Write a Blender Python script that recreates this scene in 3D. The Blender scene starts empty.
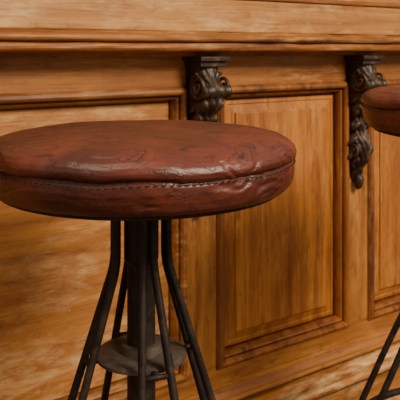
import bpy, math, random
from mathutils import Vector, noise, Matrix
random.seed(4)
E=0.878
scene=bpy.context.scene

# ---------------- helpers ----------------
def empty(name,loc=(0,0,0),rot=0):
    e=bpy.data.objects.new(name,None); e.location=loc; e.rotation_euler=(0,0,rot)
    e.empty_display_size=0.05
    scene.collection.objects.link(e); return e
def mk(name,verts,faces,mat,parent=None,smooth=False,loc=None):
    me=bpy.data.meshes.new(name); me.from_pydata([tuple(v) for v in verts],[],faces); me.update()
    import bmesh
    bm=bmesh.new(); bm.from_mesh(me); bmesh.ops.recalc_face_normals(bm,faces=bm.faces); bm.to_mesh(me); bm.free()
    if smooth:
        for p in me.polygons: p.use_smooth=True
    me.materials.append(mat)
    o=bpy.data.objects.new(name,me); scene.collection.objects.link(o)
    if parent: o.parent=parent
    if loc: o.location=loc
    return o
def bevel(o,w=0.002,seg=2):
    m=o.modifiers.new('bevel','BEVEL'); m.width=w; m.segments=seg; m.limit_method='ANGLE'; return o
def box(name,x0,x1,y0,y1,z0,z1,mat,parent=None,bw=0.0015):
    v=[(x,y,z) for x in (x0,x1) for y in (y0,y1) for z in (z0,z1)]
    f=[(0,1,3,2),(4,6,7,5),(0,4,5,1),(2,3,7,6),(0,2,6,4),(1,5,7,3)]
    o=mk(name,v,f,mat,parent)
    if bw: bevel(o,bw)
    return o
def tube(name,pts,r,mat,parent=None,n=12,taper=None):
    pts=[Vector(p) for p in pts]; vs=[];fs=[]
    prev=None
    for i,p in enumerate(pts):
        t=(pts[min(i+1,len(pts)-1)]-pts[max(i-1,0)]).normalized()
        if prev is None:
            a=t.orthogonal().normalized()
        else:
            a=(prev-t*prev.dot(t)).normalized()
        prev=a; b=t.cross(a)
        rr=r if taper is None else r*taper(i/(len(pts)-1))
        for k in range(n):
            th=2*math.pi*k/n
            vs.append(p+(a*math.cos(th)+b*math.sin(th))*rr)
    for i in range(len(pts)-1):
        for k in range(n):
            fs.append((i*n+k,i*n+(k+1)%n,(i+1)*n+(k+1)%n,(i+1)*n+k))
    fs.append(tuple(range(n))); fs.append(tuple((len(pts)-1)*n+k for k in range(n)))
    return mk(name,vs,fs,mat,parent,True)
def lathe(name,prof,mat,parent=None,n=64,disp=None,smooth=True):
    vs=[];fs=[]
    for (r,z) in prof:
        for k in range(n):
            th=2*math.pi*k/n
            if disp:
                r2,z2=disp(r,z,th)
            else: r2,z2=r,z
            vs.append((r2*math.cos(th),r2*math.sin(th),z2))
    m=len(prof)
    for i in range(m-1):
        for k in range(n):
            fs.append((i*n+k,i*n+(k+1)%n,(i+1)*n+(k+1)%n,(i+1)*n+k))
    fs.append(tuple(range(n))); fs.append(tuple((m-1)*n+k for k in range(n)))
    return mk(name,vs,fs,mat,parent,smooth)

# ---------------- materials ----------------
class NT:
    def __init__(s,name):
        s.m=bpy.data.materials.new(name); s.m.use_nodes=True; s.t=s.m.node_tree
        s.b=s.t.nodes['Principled BSDF']; s.co=s.t.nodes.new('ShaderNodeTexCoord')
    def n(s,t,**k):
        x=s.t.nodes.new(t)
        for a,b in k.items(): setattr(x,a,b)
        return x
    def l(s,a,b): s.t.links.new(a,b)
    def noise(s,scale3,scale=1,detail=6,rough=.55,dist=0,off=(0,0,0)):
        mp=s.n('ShaderNodeMapping'); mp.inputs['Scale'].default_value=scale3; mp.inputs['Location'].default_value=off
        s.l(s.co.outputs['Object'],mp.inputs[0])
        no=s.n('ShaderNodeTexNoise'); no.inputs['Scale'].default_value=scale; no.inputs['Detail'].default_value=detail
        no.inputs['Roughness'].default_value=rough; no.inputs['Distortion'].default_value=dist
        s.l(mp.outputs[0],no.inputs['Vector']); return no.outputs['Fac']
    def ramp(s,fac,stops):
        r=s.n('ShaderNodeValToRGB'); e=r.color_ramp.elements
        while len(e)<len(stops): e.new(.5)
        for i,(p,c) in enumerate(stops):
            e[i].position=p; e[i].color=(c,c,c,1) if isinstance(c,(int,float)) else (*c,1)
        s.l(fac,r.inputs[0]); return r.outputs[0]
    def mix(s,fac,a,b,mode='MIX'):
        x=s.n('ShaderNodeMix',data_type='RGBA',blend_type=mode)
        for sock,v in ((x.inputs[0],fac),(x.inputs[6],a),(x.inputs[7],b)):
            if hasattr(v,'links'): s.l(v,sock)
            elif isinstance(v,(int,float)): sock.default_value=v
            else: sock.default_value=(*v,1)
        return x.outputs[2]
    def bump(s,h,strength=.3,dist=.002,prev=None):
        b=s.n('ShaderNodeBump'); b.inputs['Strength'].default_value=strength; b.inputs['Distance'].default_value=dist
        s.l(h,b.inputs['Height'])
        if prev: s.l(prev,b.inputs['Normal'])
        return b.outputs[0]

def wood(name,axis,dark,mid,light,pale,patch=.62,rough=.46,off=(0,0,0),pamt=.5,streak=.6):
    m=NT(name)
    def sc(al,ac): return (al,ac,ac) if axis=='x' else (ac,ac,al)
    g=m.noise(sc(2.2,42),1,9,.64,.2,off)
    c=m.ramp(g,[(.28,dark),(.43,mid),(.60,light),(.80,mid)])
    big=m.noise(sc(2.6,7),1,6,.68,.5,(off[0]+3,off[1],off[2]+1))
    c=m.mix(m.ramp(big,[(.36,streak),(.56,0.)]),c,(dark[0]*1.5,dark[1]*1.4,dark[2]*1.3))
    fine=m.noise(sc(10,420),1,4,.65,0,off)
    c=m.mix(m.ramp(fine,[(.32,streak*.85),(.5,0.)]),c,(dark[0]*.7,dark[1]*.7,dark[2]*.7))
    pt=m.noise(sc(16,75),1,10,.76,.2,(off[0]+7,off[1],off[2]+5))
    rg=m.noise(sc(4.5,13),1,6,.70,0.2,(off[0]+1,off[1]+2,off[2]))
    pm=m.mix(1,m.ramp(pt,[(patch-.10,0.),(patch+.06,pamt)]),m.ramp(rg,[(.45,0.04),(.62,1.)]),'MULTIPLY')
    c=m.mix(pm,c,pale)
    sp=m.noise(sc(22,40),1,8,.76,.2,off)
    c=m.mix(m.ramp(sp,[(.55,0.),(.68,.55)]),c,(dark[0]*.7,dark[1]*.6,dark[2]*.6))
    ch=m.noise((90,90,90),1,5,.7,0,(off[1],off[0],2))
    c=m.mix(m.ramp(ch,[(.67,0.),(.71,.45)]),c,pale)
    m.l(c,m.b.inputs['Base Color'])
    m.l(m.ramp(pt,[(.4,rough),(.7,rough+.25)]),m.b.inputs['Roughness'])
    m.l(m.bump(pt,.2,.0015,m.bump(fine,.25,.001)),m.b.inputs['Normal'])
    return m.m
DK=(.125,.033,.006)
w_h=wood('wood_rail','x',DK,(.33,.110,.017),(.46,.178,.032),(.64,.35,.12),.58)
w_v=wood('wood_stile','z',DK,(.38,.130,.021),(.53,.212,.040),(.68,.39,.13),.58,off=(2,1,4))
w_p=wood('wood_panel','z',(.15,.038,.006),(.40,.122,.016),(.57,.205,.030),(.70,.36,.10),.57,off=(5,2,0))
w_l=wood('wood_panel_worn','x',(.19,.054,.010),(.42,.148,.025),(.56,.228,.048),(.78,.49,.22),.51,off=(1,6,3),pamt=.7)
w_t=wood('wood_top_board','x',(.22,.074,.016),(.42,.175,.038),(.56,.268,.070),(.75,.48,.22),.52,off=(9,2,3),pamt=.6)
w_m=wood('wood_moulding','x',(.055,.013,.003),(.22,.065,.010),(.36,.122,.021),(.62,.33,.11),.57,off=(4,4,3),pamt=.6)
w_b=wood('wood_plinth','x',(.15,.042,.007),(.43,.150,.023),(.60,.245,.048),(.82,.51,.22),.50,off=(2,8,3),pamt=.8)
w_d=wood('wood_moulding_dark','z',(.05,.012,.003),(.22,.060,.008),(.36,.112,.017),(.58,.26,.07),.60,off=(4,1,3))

def carved():
    m=NT('carved_corbel_dark')
    g=m.noise((40,40,40),1,6,.65)
    c=m.ramp(g,[(.32,(.010,.005,.003)),(.52,(.036,.016,.008)),(.74,(.14,.066,.028))])
    m.l(c,m.b.inputs['Base Color']); m.b.inputs['Roughness'].default_value=.46
    m.l(m.bump(g,.5,.003),m.b.inputs['Normal']); return m.m
carv=carved()
def leather():
    m=NT('red_brown_leather')
    a=m.noise((7,7,7),1,6,.62,.5)
    c=m.ramp(a,[(.3,(.042,.0085,.0052)),(.5,(.088,.0165,.0088)),(.70,(.165,.031,.0145))])
    cr=m.noise((22,22,110),1,7,.62,.8)
    c=m.mix(m.ramp(cr,[(.34,.8),(.45,0.)]),c,(.020,.005,.0035))
    rn=m.noise((20,13,40),1,3,.5,1.2,(1,4,2))
    rl=m.ramp(rn,[(.484,0.),(.499,1.),(.501,1.),(.516,0.)])
    c=m.mix(m.mix(1,rl,m.ramp(a,[(.42,.0),(.58,.75)]),'MULTIPLY'),c,(.018,.005,.003))
    w=m.noise((24,24,80),1,10,.82,.3,(3,3,3))
    c=m.mix(m.ramp(w,[(.58,0.),(.72,.40)]),c,(.32,.095,.045))
    m.l(c,m.b.inputs['Base Color'])
    m.l(m.ramp(a,[(.3,.30),(.7,.46)]),m.b.inputs['Roughness'])
    v=m.n('ShaderNodeTexVoronoi'); v.feature='DISTANCE_TO_EDGE'; v.inputs['Scale'].default_value=230
    m.l(m.co.outputs['Object'],v.inputs['Vector'])
    gr=m.ramp(v.outputs['Distance'],[(0,0.),(.15,1.)])
    inv=m.ramp(rn,[(.484,1.),(.499,0.),(.501,0.),(.516,1.)])
    m.l(m.bump(inv,.25,.001,m.bump(cr,.25,.002,m.bump(gr,.14,.0005))),m.b.inputs['Normal'])
    return m.m
lea=leather()
def metal(name,c1,c2,rough=.45,met=.7,c3=None):
    m=NT(name); g=m.noise((35,35,35),1,7,.7)
    c=m.ramp(g,[(.35,c1),(.7,c2)])
    if c3:
        r=m.noise((60,60,60),1,6,.75,0,(5,5,5)); c=m.mix(m.ramp(r,[(.52,0.),(.64,.7)]),c,c3)
    m.l(c,m.b.inputs['Base Color'])
    m.b.inputs['Metallic'].default_value=met
    m.l(m.ramp(g,[(.3,rough-.1),(.7,rough+.15)]),m.b.inputs['Roughness'])
    m.l(m.bump(g,.2,.001),m.b.inputs['Normal']); return m.m
iron=metal('black_iron',(.013,.009,.008),(.042,.029,.022),.58,.5,(.085,.040,.022))
plate=metal('worn_steel',(.055,.042,.034),(.19,.145,.115),.55,.5,(.10,.048,.026))
rubber=metal('rubber_foot',(.01,.01,.01),(.02,.02,.02),.8,0)
thread=metal('waxed_thread',(.03,.010,.006),(.07,.022,.012),.8,0)

# ---------------- bar counter ----------------
ang=math.atan2(.578,.816)
bar=empty('bar_counter',(.061,1.42,0),ang)
X0,X1=-1.9,2.6
def extr(name,prof,mat,x0=X0,x1=X1,parent=bar,wob=.0007):
    n=len(prof); N=300; vs=[];fs=[]
    for i in range(N+1):
        x=x0+(x1-x0)*i/N
        for j,(p,z) in enumerate(prof):
            d=wob*noise.noise(Vector((x*14,j*.35,len(prof))))*2 if p>.005 else 0
            vs.append((x,-(p+d),z+(d*.5 if p>.02 else 0)))
    for i in range(N):
        for j in range(n):
            fs.append((i*n+j,i*n+(j+1)%n,(i+1)*n+(j+1)%n,(i+1)*n+j))
    fs.append(tuple(range(n))); fs.append(tuple(N*n+j for j in range(n)))
    return mk(name,vs,fs,mat,parent)
box('carcass',X0,X1,.03,.55,.0,1.08,w_v,bar,0)
openings=[(-1.75,-.98,0),(-.90,-.112,0),(-.03,.338,1),(.416,.784,1),(.862,1.23,1),(1.308,1.676,1),(1.754,2.4,1)]
ZT=E-.077; ZB=E-.634
box('frieze_rail',X0,X1,.0,.03,ZT,E+.01,w_h,bar,.0015)
box('bottom_rail',X0,X1,.0,.03,.13,ZB,w_h,bar,.0015)
edges=[X0]+[v for o in openings for v in o[:2]]+[X1]
for i in range(0,len(edges),2):
    box('stile_%d'%(i//2+1),edges[i],edges[i+1],.0,.03,ZB+.0004,ZT-.0004,w_v,bar,.0012)
def frame(name,x0,x1,z0,z1,prof,mat):
    vs=[];fs=[]
    for ins,p in prof:
        for (x,z) in ((x0+ins,z0+ins),(x1-ins,z0+ins),(x1-ins,z1-ins),(x0+ins,z1-ins)):
            vs.append((x,-p,z))
    for i in range(len(prof)-1):
        for k in range(4):
            fs.append((i*4+k,i*4+(k+1)%4,(i+1)*4+(k+1)%4,(i+1)*4+k))
    return mk(name,vs,fs,mat,bar)
mprof=[(-.006,-.003),(-.005,.004),(-.001,.0095),(.004,.0115),(.008,.010),(.0105,.005),(.011,-.006),(.0135,-.006),(.014,.001),(.017,-.001),(.020,-.008),(.0215,-.014),(.0215,-.025),(.026,-.025)]
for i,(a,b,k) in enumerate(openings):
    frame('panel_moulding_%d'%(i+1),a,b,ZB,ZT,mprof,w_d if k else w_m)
    if k:
        q=[(.0255,-.0245),(.0265,-.016),(.034,-.0145),(.036,-.0170),(.052,-.0130),(.0525,-.0095),(.055,-.0085)]
        frame('panel_bevel_%d'%(i+1),a,b,ZB,ZT,q,w_p)
        d=.055; y=.0085
    else:
        d=.0245; y=.0190
    mk('panel_field_%d'%(i+1),[(a+d,y,ZB+d),(b-d,y,ZB+d),(b-d,y,ZT-d),(a+d,y,ZT-d)],[(0,1,2,3)],w_p if k else w_l,bar)
def arc(cx,cz,r,a0,a1,n=6):
    return [(cx+r*math.cos(math.radians(a0+(a1-a0)*i/n)),cz+r*math.sin(math.radians(a0+(a1-a0)*i/n))) for i in range(n+1)]
led=[(-.001,E-.012),(.030,E-.012),(.034,E-.006),(.050,E-.003)]+arc(.064,E+.005,.008,-90,60)+[(.060,E+.012),(.060,E+.015)]+arc(.070,E+.021,.006,-90,90)+[(.058,E+.030),(.052,E+.034),(-.001,E+.034)]
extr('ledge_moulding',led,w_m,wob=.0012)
box('upper_fascia',X0,X1,-.046,.03,E+.0345,E+.098,w_t,bar,.002)
extr('fascia_bead',[(.03,E+.0985)]+arc(.046,E+.1035,.005,-90,90)+[(.03,E+.1085)],w_m)
box('upper_fascia_top',X0,X1,-.040,.03,E+.1087,1.075,w_t,bar,.002)
top=box('countertop',X0-.04,X1+.04,-.10,.58,1.0805,1.125,w_m,bar,.008)
extr('base_cove',[(-.001,.176),(.020,.176),(.022,.179)]+arc(.026,.184,.005,-60,90)+[(.022,.190),(.017,.197),(.014,.204),(.008,.206),(-.001,.206)],w_h)
extr('base_moulding',[(-.001,.134),(.046,.134)]+arc(.046,.143,.009,-90,60)+[(.050,.152),(.050,.165),(.044,.170),(.014,.171),(.012,.1755),(-.001,.1755)],w_b)
extr('plinth_bead',[(-.001,.120),(.030,.120)]+arc(.030,.1265,.0065,-90,90)+[(.012,.1335),(-.001,.1335)],w_m)
extr('plinth',[(-.001,.0),(.024,.0),(.024,.1195),(-.001,.1195)],w_b)
extr('plinth_toe',[(.0245,.0),(.052,.0),(.052,.03),(.046,.042),(.0245,.044)],w_b)

# ---------------- carved corbels ----------------
def interp(tab,t):
    for (a,va),(b,vb) in zip(tab,tab[1:]):
        if t<=b:
            u=(t-a)/(b-a); u=u*u*(3-2*u); return va+(vb-va)*u
    return tab[-1][1]
def corbel(idx,cx):
    ob=empty('corbel_%d'%idx,(cx,-.0002,0)); ob.parent=bar
    ztop=E-.0125; H=.295
    P=[(0,.050),(.06,.052),(.16,.070),(.25,.066),(.36,.044),(.46,.026),(.56,.028),(.68,.040),(.78,.036),(.88,.020),(1,.008)]
    W=[(0,.026),(.08,.026),(.2,.030),(.34,.026),(.46,.019),(.56,.020),(.68,.026),(.8,.022),(.9,.014),(1,.005)]
    NV=120; NU=28; vs=[];fs=[]
    for i in range(NV+1):
        t=i/NV; z=ztop-.018-t*(H-.018); p=interp(P,t); w=interp(W,t)
        lob=abs(math.sin(t*math.pi*9))
        w2=w*(0.86+.16*lob) if t>.1 else w
        ring=[(-w2,0)]
        for j in range(NU+1):
            u=-1+2*j/NU
            shape=(1-.35*abs(u)**3)
            rib=.006*math.exp(-(u/.14)**2)
            veins=.0035*math.cos((abs(u)*2.2+t*9)*2*math.pi)*(1-math.exp(-(u/.25)**2))
            lobe=.004*lob*(abs(u)**1.5)
            k=min(1,t*12)*min(1,(1-t)*10)
            pp=p*shape+(rib+veins+lobe)*k
            ring.append((u*w2,-max(pp,.002)))
        ring.append((w2,0))
        for (x,y) in ring: vs.append((x,y,z))
    n=NU+3
    for i in range(NV):
        for j in range(n-1):
            fs.append((i*n+j,i*n+j+1,(i+1)*n+j+1,(i+1)*n+j))
        fs.append((i*n+n-1,i*n,(i+1)*n,(i+1)*n+n-1))
    fs.append(tuple(range(n))); fs.append(tuple(NV*n+k for k in range(n)))
    mk('acanthus_body',vs,fs,carv,ob,True)
    box('cap',-.034,.034,-.064,.0,ztop-.009,ztop,carv,ob,.0015)
    box('cap_neck',-.030,.030,-.057,.0,ztop-.020,ztop-.0095,carv,ob,.002)
    for sgn in (-1,1):
        for (cy,cz,r0,turn) in ((-.046,ztop-.058,.026,2.2),(-.022,ztop-.215,.018,2.0)):
            pts=[]
            N=60
            for i in range(N+1):
                t=i/N; a=math.radians(100)+t*turn*2*math.pi
                r=r0*(1-t*.88)
                pts.append((sgn*(.0275+.004*t if r0>.02 else .022+.004*t),cy-r*math.cos(a),cz+r*math.sin(a)))
            tube('volute',pts,.0042,carv,ob,8,lambda q:1-.35*q)
        for k in range(5):
            z=ztop-.10-k*.033; pw=.024 if k not in(1,2) else .018
            pts=[(sgn*pw*.3,-.034+.003*k,z+.018),(sgn*pw*.8,-.036+.004*k,z+.010),(sgn*pw*1.15,-.030+.004*k,z),(sgn*pw*1.2,-.018+.003*k,z-.008)]
            tube('frond',pts,.0048,carv,ob,8,lambda q:.6+.9*math.sin(math.pi*q)*.8)
    rp=[((-1+2*i/24)*.030,-.062,ztop-.066) for i in range(25)]
    tube('front_roll',rp,.013,carv,ob,16,lambda q:.75+.25*abs(math.cos(q*math.pi*3)))
    tube('tail_bud',[(0,-.012,ztop-.27),(0,-.02,ztop-.285),(0,-.014,ztop-.302),(0,-.010,ztop-.31)],.010,carv,ob,12,lambda q:math.sin(math.pi*min(.97,q*.85+.1))+.05)
for i,cx in enumerate((-.953,-.083,.363,.823,1.269,1.715)):
    corbel(i+1,cx)

# ---------------- stools ----------------
def stool(name,loc,zb,rot,R=.190,splay=.30,seed=0,legaz=20,S=1.17):
    st=empty(name,(loc[0],loc[1],0),0)
    base=[(.0,0),(.10,0),(R-.018,.0),(R-.011,.0015),(R-.006,.006),(R-.0025,.013),(R-.0008,.021),(R-.001,.0275),(R-.0032,.0300),(R-.0038,.0312),(R-.0008,.0326),(R+.0014,.0350),(R+.0020,.039),(R-.0003,.0435),(R-.0055,.0477),(R-.014,.0512),(R-.026,.0538),(R-.042,.0558),(R-.07,.0585),(R-.11,.061),(R-.15,.0625),(.012,.063),(.0,.063)]
    base=[(r,z*S) for r,z in base]
    prof=[]
    for (a,b) in zip(base,base[1:]):
        L=math.hypot(b[0]-a[0],b[1]-a[1]); n=max(1,int(L/.0015)) if b[1]>0.0005 else 2
        for i in range(n):
            t=i/n; prof.append((max(.0005,a[0]+(b[0]-a[0])*t),a[1]+(b[1]-a[1])*t))
    prof.append((.0005,.063*S))
    def seamw(th):
        return .0024*noise.noise(Vector((math.cos(th)*3,math.sin(th)*3,seed+9)))
    def sm(c,w):
        t=max(0,1-abs(c)/w); return t*t*(3-2*t)
    def disp(r,z,th):
        x,y=r*math.cos(th),r*math.sin(th)
        cx_,cy_=math.cos(th),math.sin(th)
        side=min(1,max(0,(r-(R-.03))/.025)); 
        d=.0022*noise.noise(Vector((cx_*3+seed,cy_*3,z*16)))*side
        reg=min(1,max(0,.35+2.0*noise.noise(Vector((cx_*2.6+seed,cy_*2.6,z*20+5)))))
        q=Vector((cx_*2.6+seed,cy_*2.6,z*62+3.2*noise.noise(Vector((cx_*2.5,cy_*2.5,seed)))))
        d-=.0024*sm(noise.noise(q),.15)*side*(1 if z>.006 else 0)*reg
        q=Vector((cx_*6.0+seed,cy_*6.0,z*110+3))
        d-=.0009*sm(noise.noise(q),.13)*side*(.3+.7*reg)
        zz=0
        if z>.035:
            zz=.0026*noise.noise(Vector((x*9+seed,y*9,3)))
            zz-=.0008*sm(noise.noise(Vector((x*10,y*26+seed,7))),.12)
            zz-=.0004*sm(noise.noise(Vector((x*34,y*20+seed,1))),.12)
        return max(.0004,r+d),z+zz+(seamw(th) if .01<z<.06 and side>0 else 0)
    c=lathe('cushion',prof,lea,st,440,disp); c.location=(0,0,zb); c.rotation_euler=(0,0,rot)
    vs=[];fs=[]
    NS=150
    for k in range(NS):
        t0=2*math.pi*k/NS; t1=t0+2*math.pi/NS*.6
        for sub in range(3):
            th=t0+(t1-t0)*sub/2; zc=.0288*S+seamw(th); rr0=R-.0004+(.0008 if sub==1 else -.0006)+.0022*noise.noise(Vector((math.cos(th)*3+seed,math.sin(th)*3,zc*16)))
            for (dr_,dz_) in ((.0006,0),(0,.0006),(-.0006,0),(0,-.0006)):
                vs.append(((rr0+dr_)*math.cos(th),(rr0+dr_)*math.sin(th),zc+dz_))
        b=k*12
        for s_ in range(2):
            for j in range(4):
                fs.append((b+s_*4+j,b+s_*4+(j+1)%4,b+s_*4+4+(j+1)%4,b+s_*4+4+j))
    o=mk('seam_stitching',vs,fs,thread,st); o.location=(0,0,zb); o.rotation_euler=(0,0,rot)
    pan=lathe('seat_pan',[(.001,-.006),(R-.028,-.006),(R-.020,-.004),(R-.018,-.003),(R-.018,-.0004),(.001,-.0004)],iron,st,96,None,False); pan.location=(0,0,zb)
    zt=zb-.0065
    lathe('mount_flange',[(.001,zt),(.050,zt),(.050,zt-.005),(.040,zt-.008),(.038,zt-.018),(.001,zt-.018)],iron,st,48,None,False)
    lathe('column',[(.001,zt-.0182),(.0215,zt-.0182),(.0215,zt-.085),(.0175,zt-.090),(.0175,zt-.30),(.001,zt-.30)],iron,st,32,None,False)
    zs=zt-.30
    prof=[(.001,zs-.0002)]
    z=zs-.0002; k=0
    while z>zs-.12:
        prof.append((.0095 if k%2 else .0118,z)); z-=.002; k+=1
    prof.append((.001,z))
    lathe('screw_spindle',prof,plate,st,24,None,False)
    zd=E-.377
    lathe('brace_disc',[(.0178,zd-.004),(.050,zd-.004),(.056,zd-.002),(.056,zd+.002),(.052,zd+.004),(.026,zd+.004),(.024,zd+.014),(.0178,zd+.014)],plate,st,64,None,False)
    zbend=zt-.075
    n=0
    def RR(z):
        h=max(0,zbend-z); soft=.03
        return .0325+splay*(h*h/(2*soft) if h<soft else h-soft/2)
    for q in range(4):
        a=math.radians(legaz+90*q)
        dr=Vector((math.cos(a),math.sin(a),0)); tg=Vector((-math.sin(a),math.cos(a),0))
        for s in (-1,1):
            n+=1
            def P(z):
                rr=RR(z); off=.0062+.085*min(.28,max(0,zbend-z))
                v=dr*rr+tg*(s*off); return (v.x,v.y,z)
            zs_=[zt-.006-i*.01 for i in range(22)]
            z=zs_[-1]
            while z>.05: z-=.04; zs_.append(max(z,.012))
            tube('leg_rod_%d'%n,[P(z) for z in zs_],.0050,iron,st,12)
            e=P(.012)
            f=lathe('foot_cap_%d'%n,[(.001,0),(.011,0),(.011,.016),(.008,.022),(.001,.022)],rubber,st,16,None,False); f.location=(e[0],e[1],0)
        p0=dr*.050; p1=dr*(RR(zd)+.002)
        tube('brace_arm_%d'%(q+1),[(p0.x,p0.y,zd-.001),(p1.x,p1.y,zd-.001)],.0035,iron,st,8)
        w=.0062+.085*max(0,zbend-zd)
        p0=dr*RR(zd)-tg*w; p1=dr*RR(zd)+tg*w
        tube('brace_bar_%d'%(q+1),[(p0.x,p0.y,zd-.001),(p1.x,p1.y,zd-.001)],.0035,iron,st,8)
    rr=RR(.25)-.010
    pts=[(rr*math.cos(t*2*math.pi/64),rr*math.sin(t*2*math.pi/64),.25) for t in range(65)]
    tube('foot_ring',pts,.006,iron,st,12)
    return st
stool('bar_stool',(-.073,.87),E-.167,0,legaz=20,seed=1)
stool('bar_stool',((486-200)/700*1.1,1.1),E-.124,2.0,legaz=180,seed=5,splay=.45)

# ---------------- room ----------------
def floor_mat():
    m=NT('floor_boards')
    g=m.noise((3,30,3),1,8,.6,.4)
    m.l(m.ramp(g,[(.3,(.05,.025,.012)),(.7,(.16,.085,.04))]),m.b.inputs['Base Color'])
    m.b.inputs['Roughness'].default_value=.5; return m.m
mk('floor',[(-4,-4,0),(5,-4,0),(5,5,0),(-4,5,0)],[(0,1,2,3)],floor_mat())

# ---------------- light ----------------
w=bpy.data.worlds.new('World'); scene.world=w; w.use_nodes=True
bg=w.node_tree.nodes['Background']; bg.inputs[0].default_value=(1,.84,.66,1); bg.inputs[1].default_value=.50
def area(name,loc,target,size,power,col):
    l=bpy.data.lights.new(name,'AREA'); l.size=size; l.energy=power; l.color=col
    o=bpy.data.objects.new(name,l); scene.collection.objects.link(o); o.location=loc
    o.rotation_euler=(Vector(target)-Vector(loc)).to_track_quat('-Z','Y').to_euler()
area('window_light',(1.9,-.5,2.5),(.1,1.2,.6),.9,122,(1,.89,.70))
area('upper_left_light',(-.6,.1,2.6),(0,1.1,.6),.8,20,(1,.84,.62))  # weaker warm area light from the upper left, no visible fixture behind it

cam=bpy.data.cameras.new('camera'); co=bpy.data.objects.new('camera',cam); scene.collection.objects.link(co)
co.location=(0,0,E); co.rotation_euler=(math.radians(90),0,0)
cam.lens=63; cam.sensor_width=36; cam.shift_y=-.375; cam.clip_start=.02
cam.dof.use_dof=True; cam.dof.focus_distance=.80; cam.dof.aperture_fstop=22
scene.camera=co
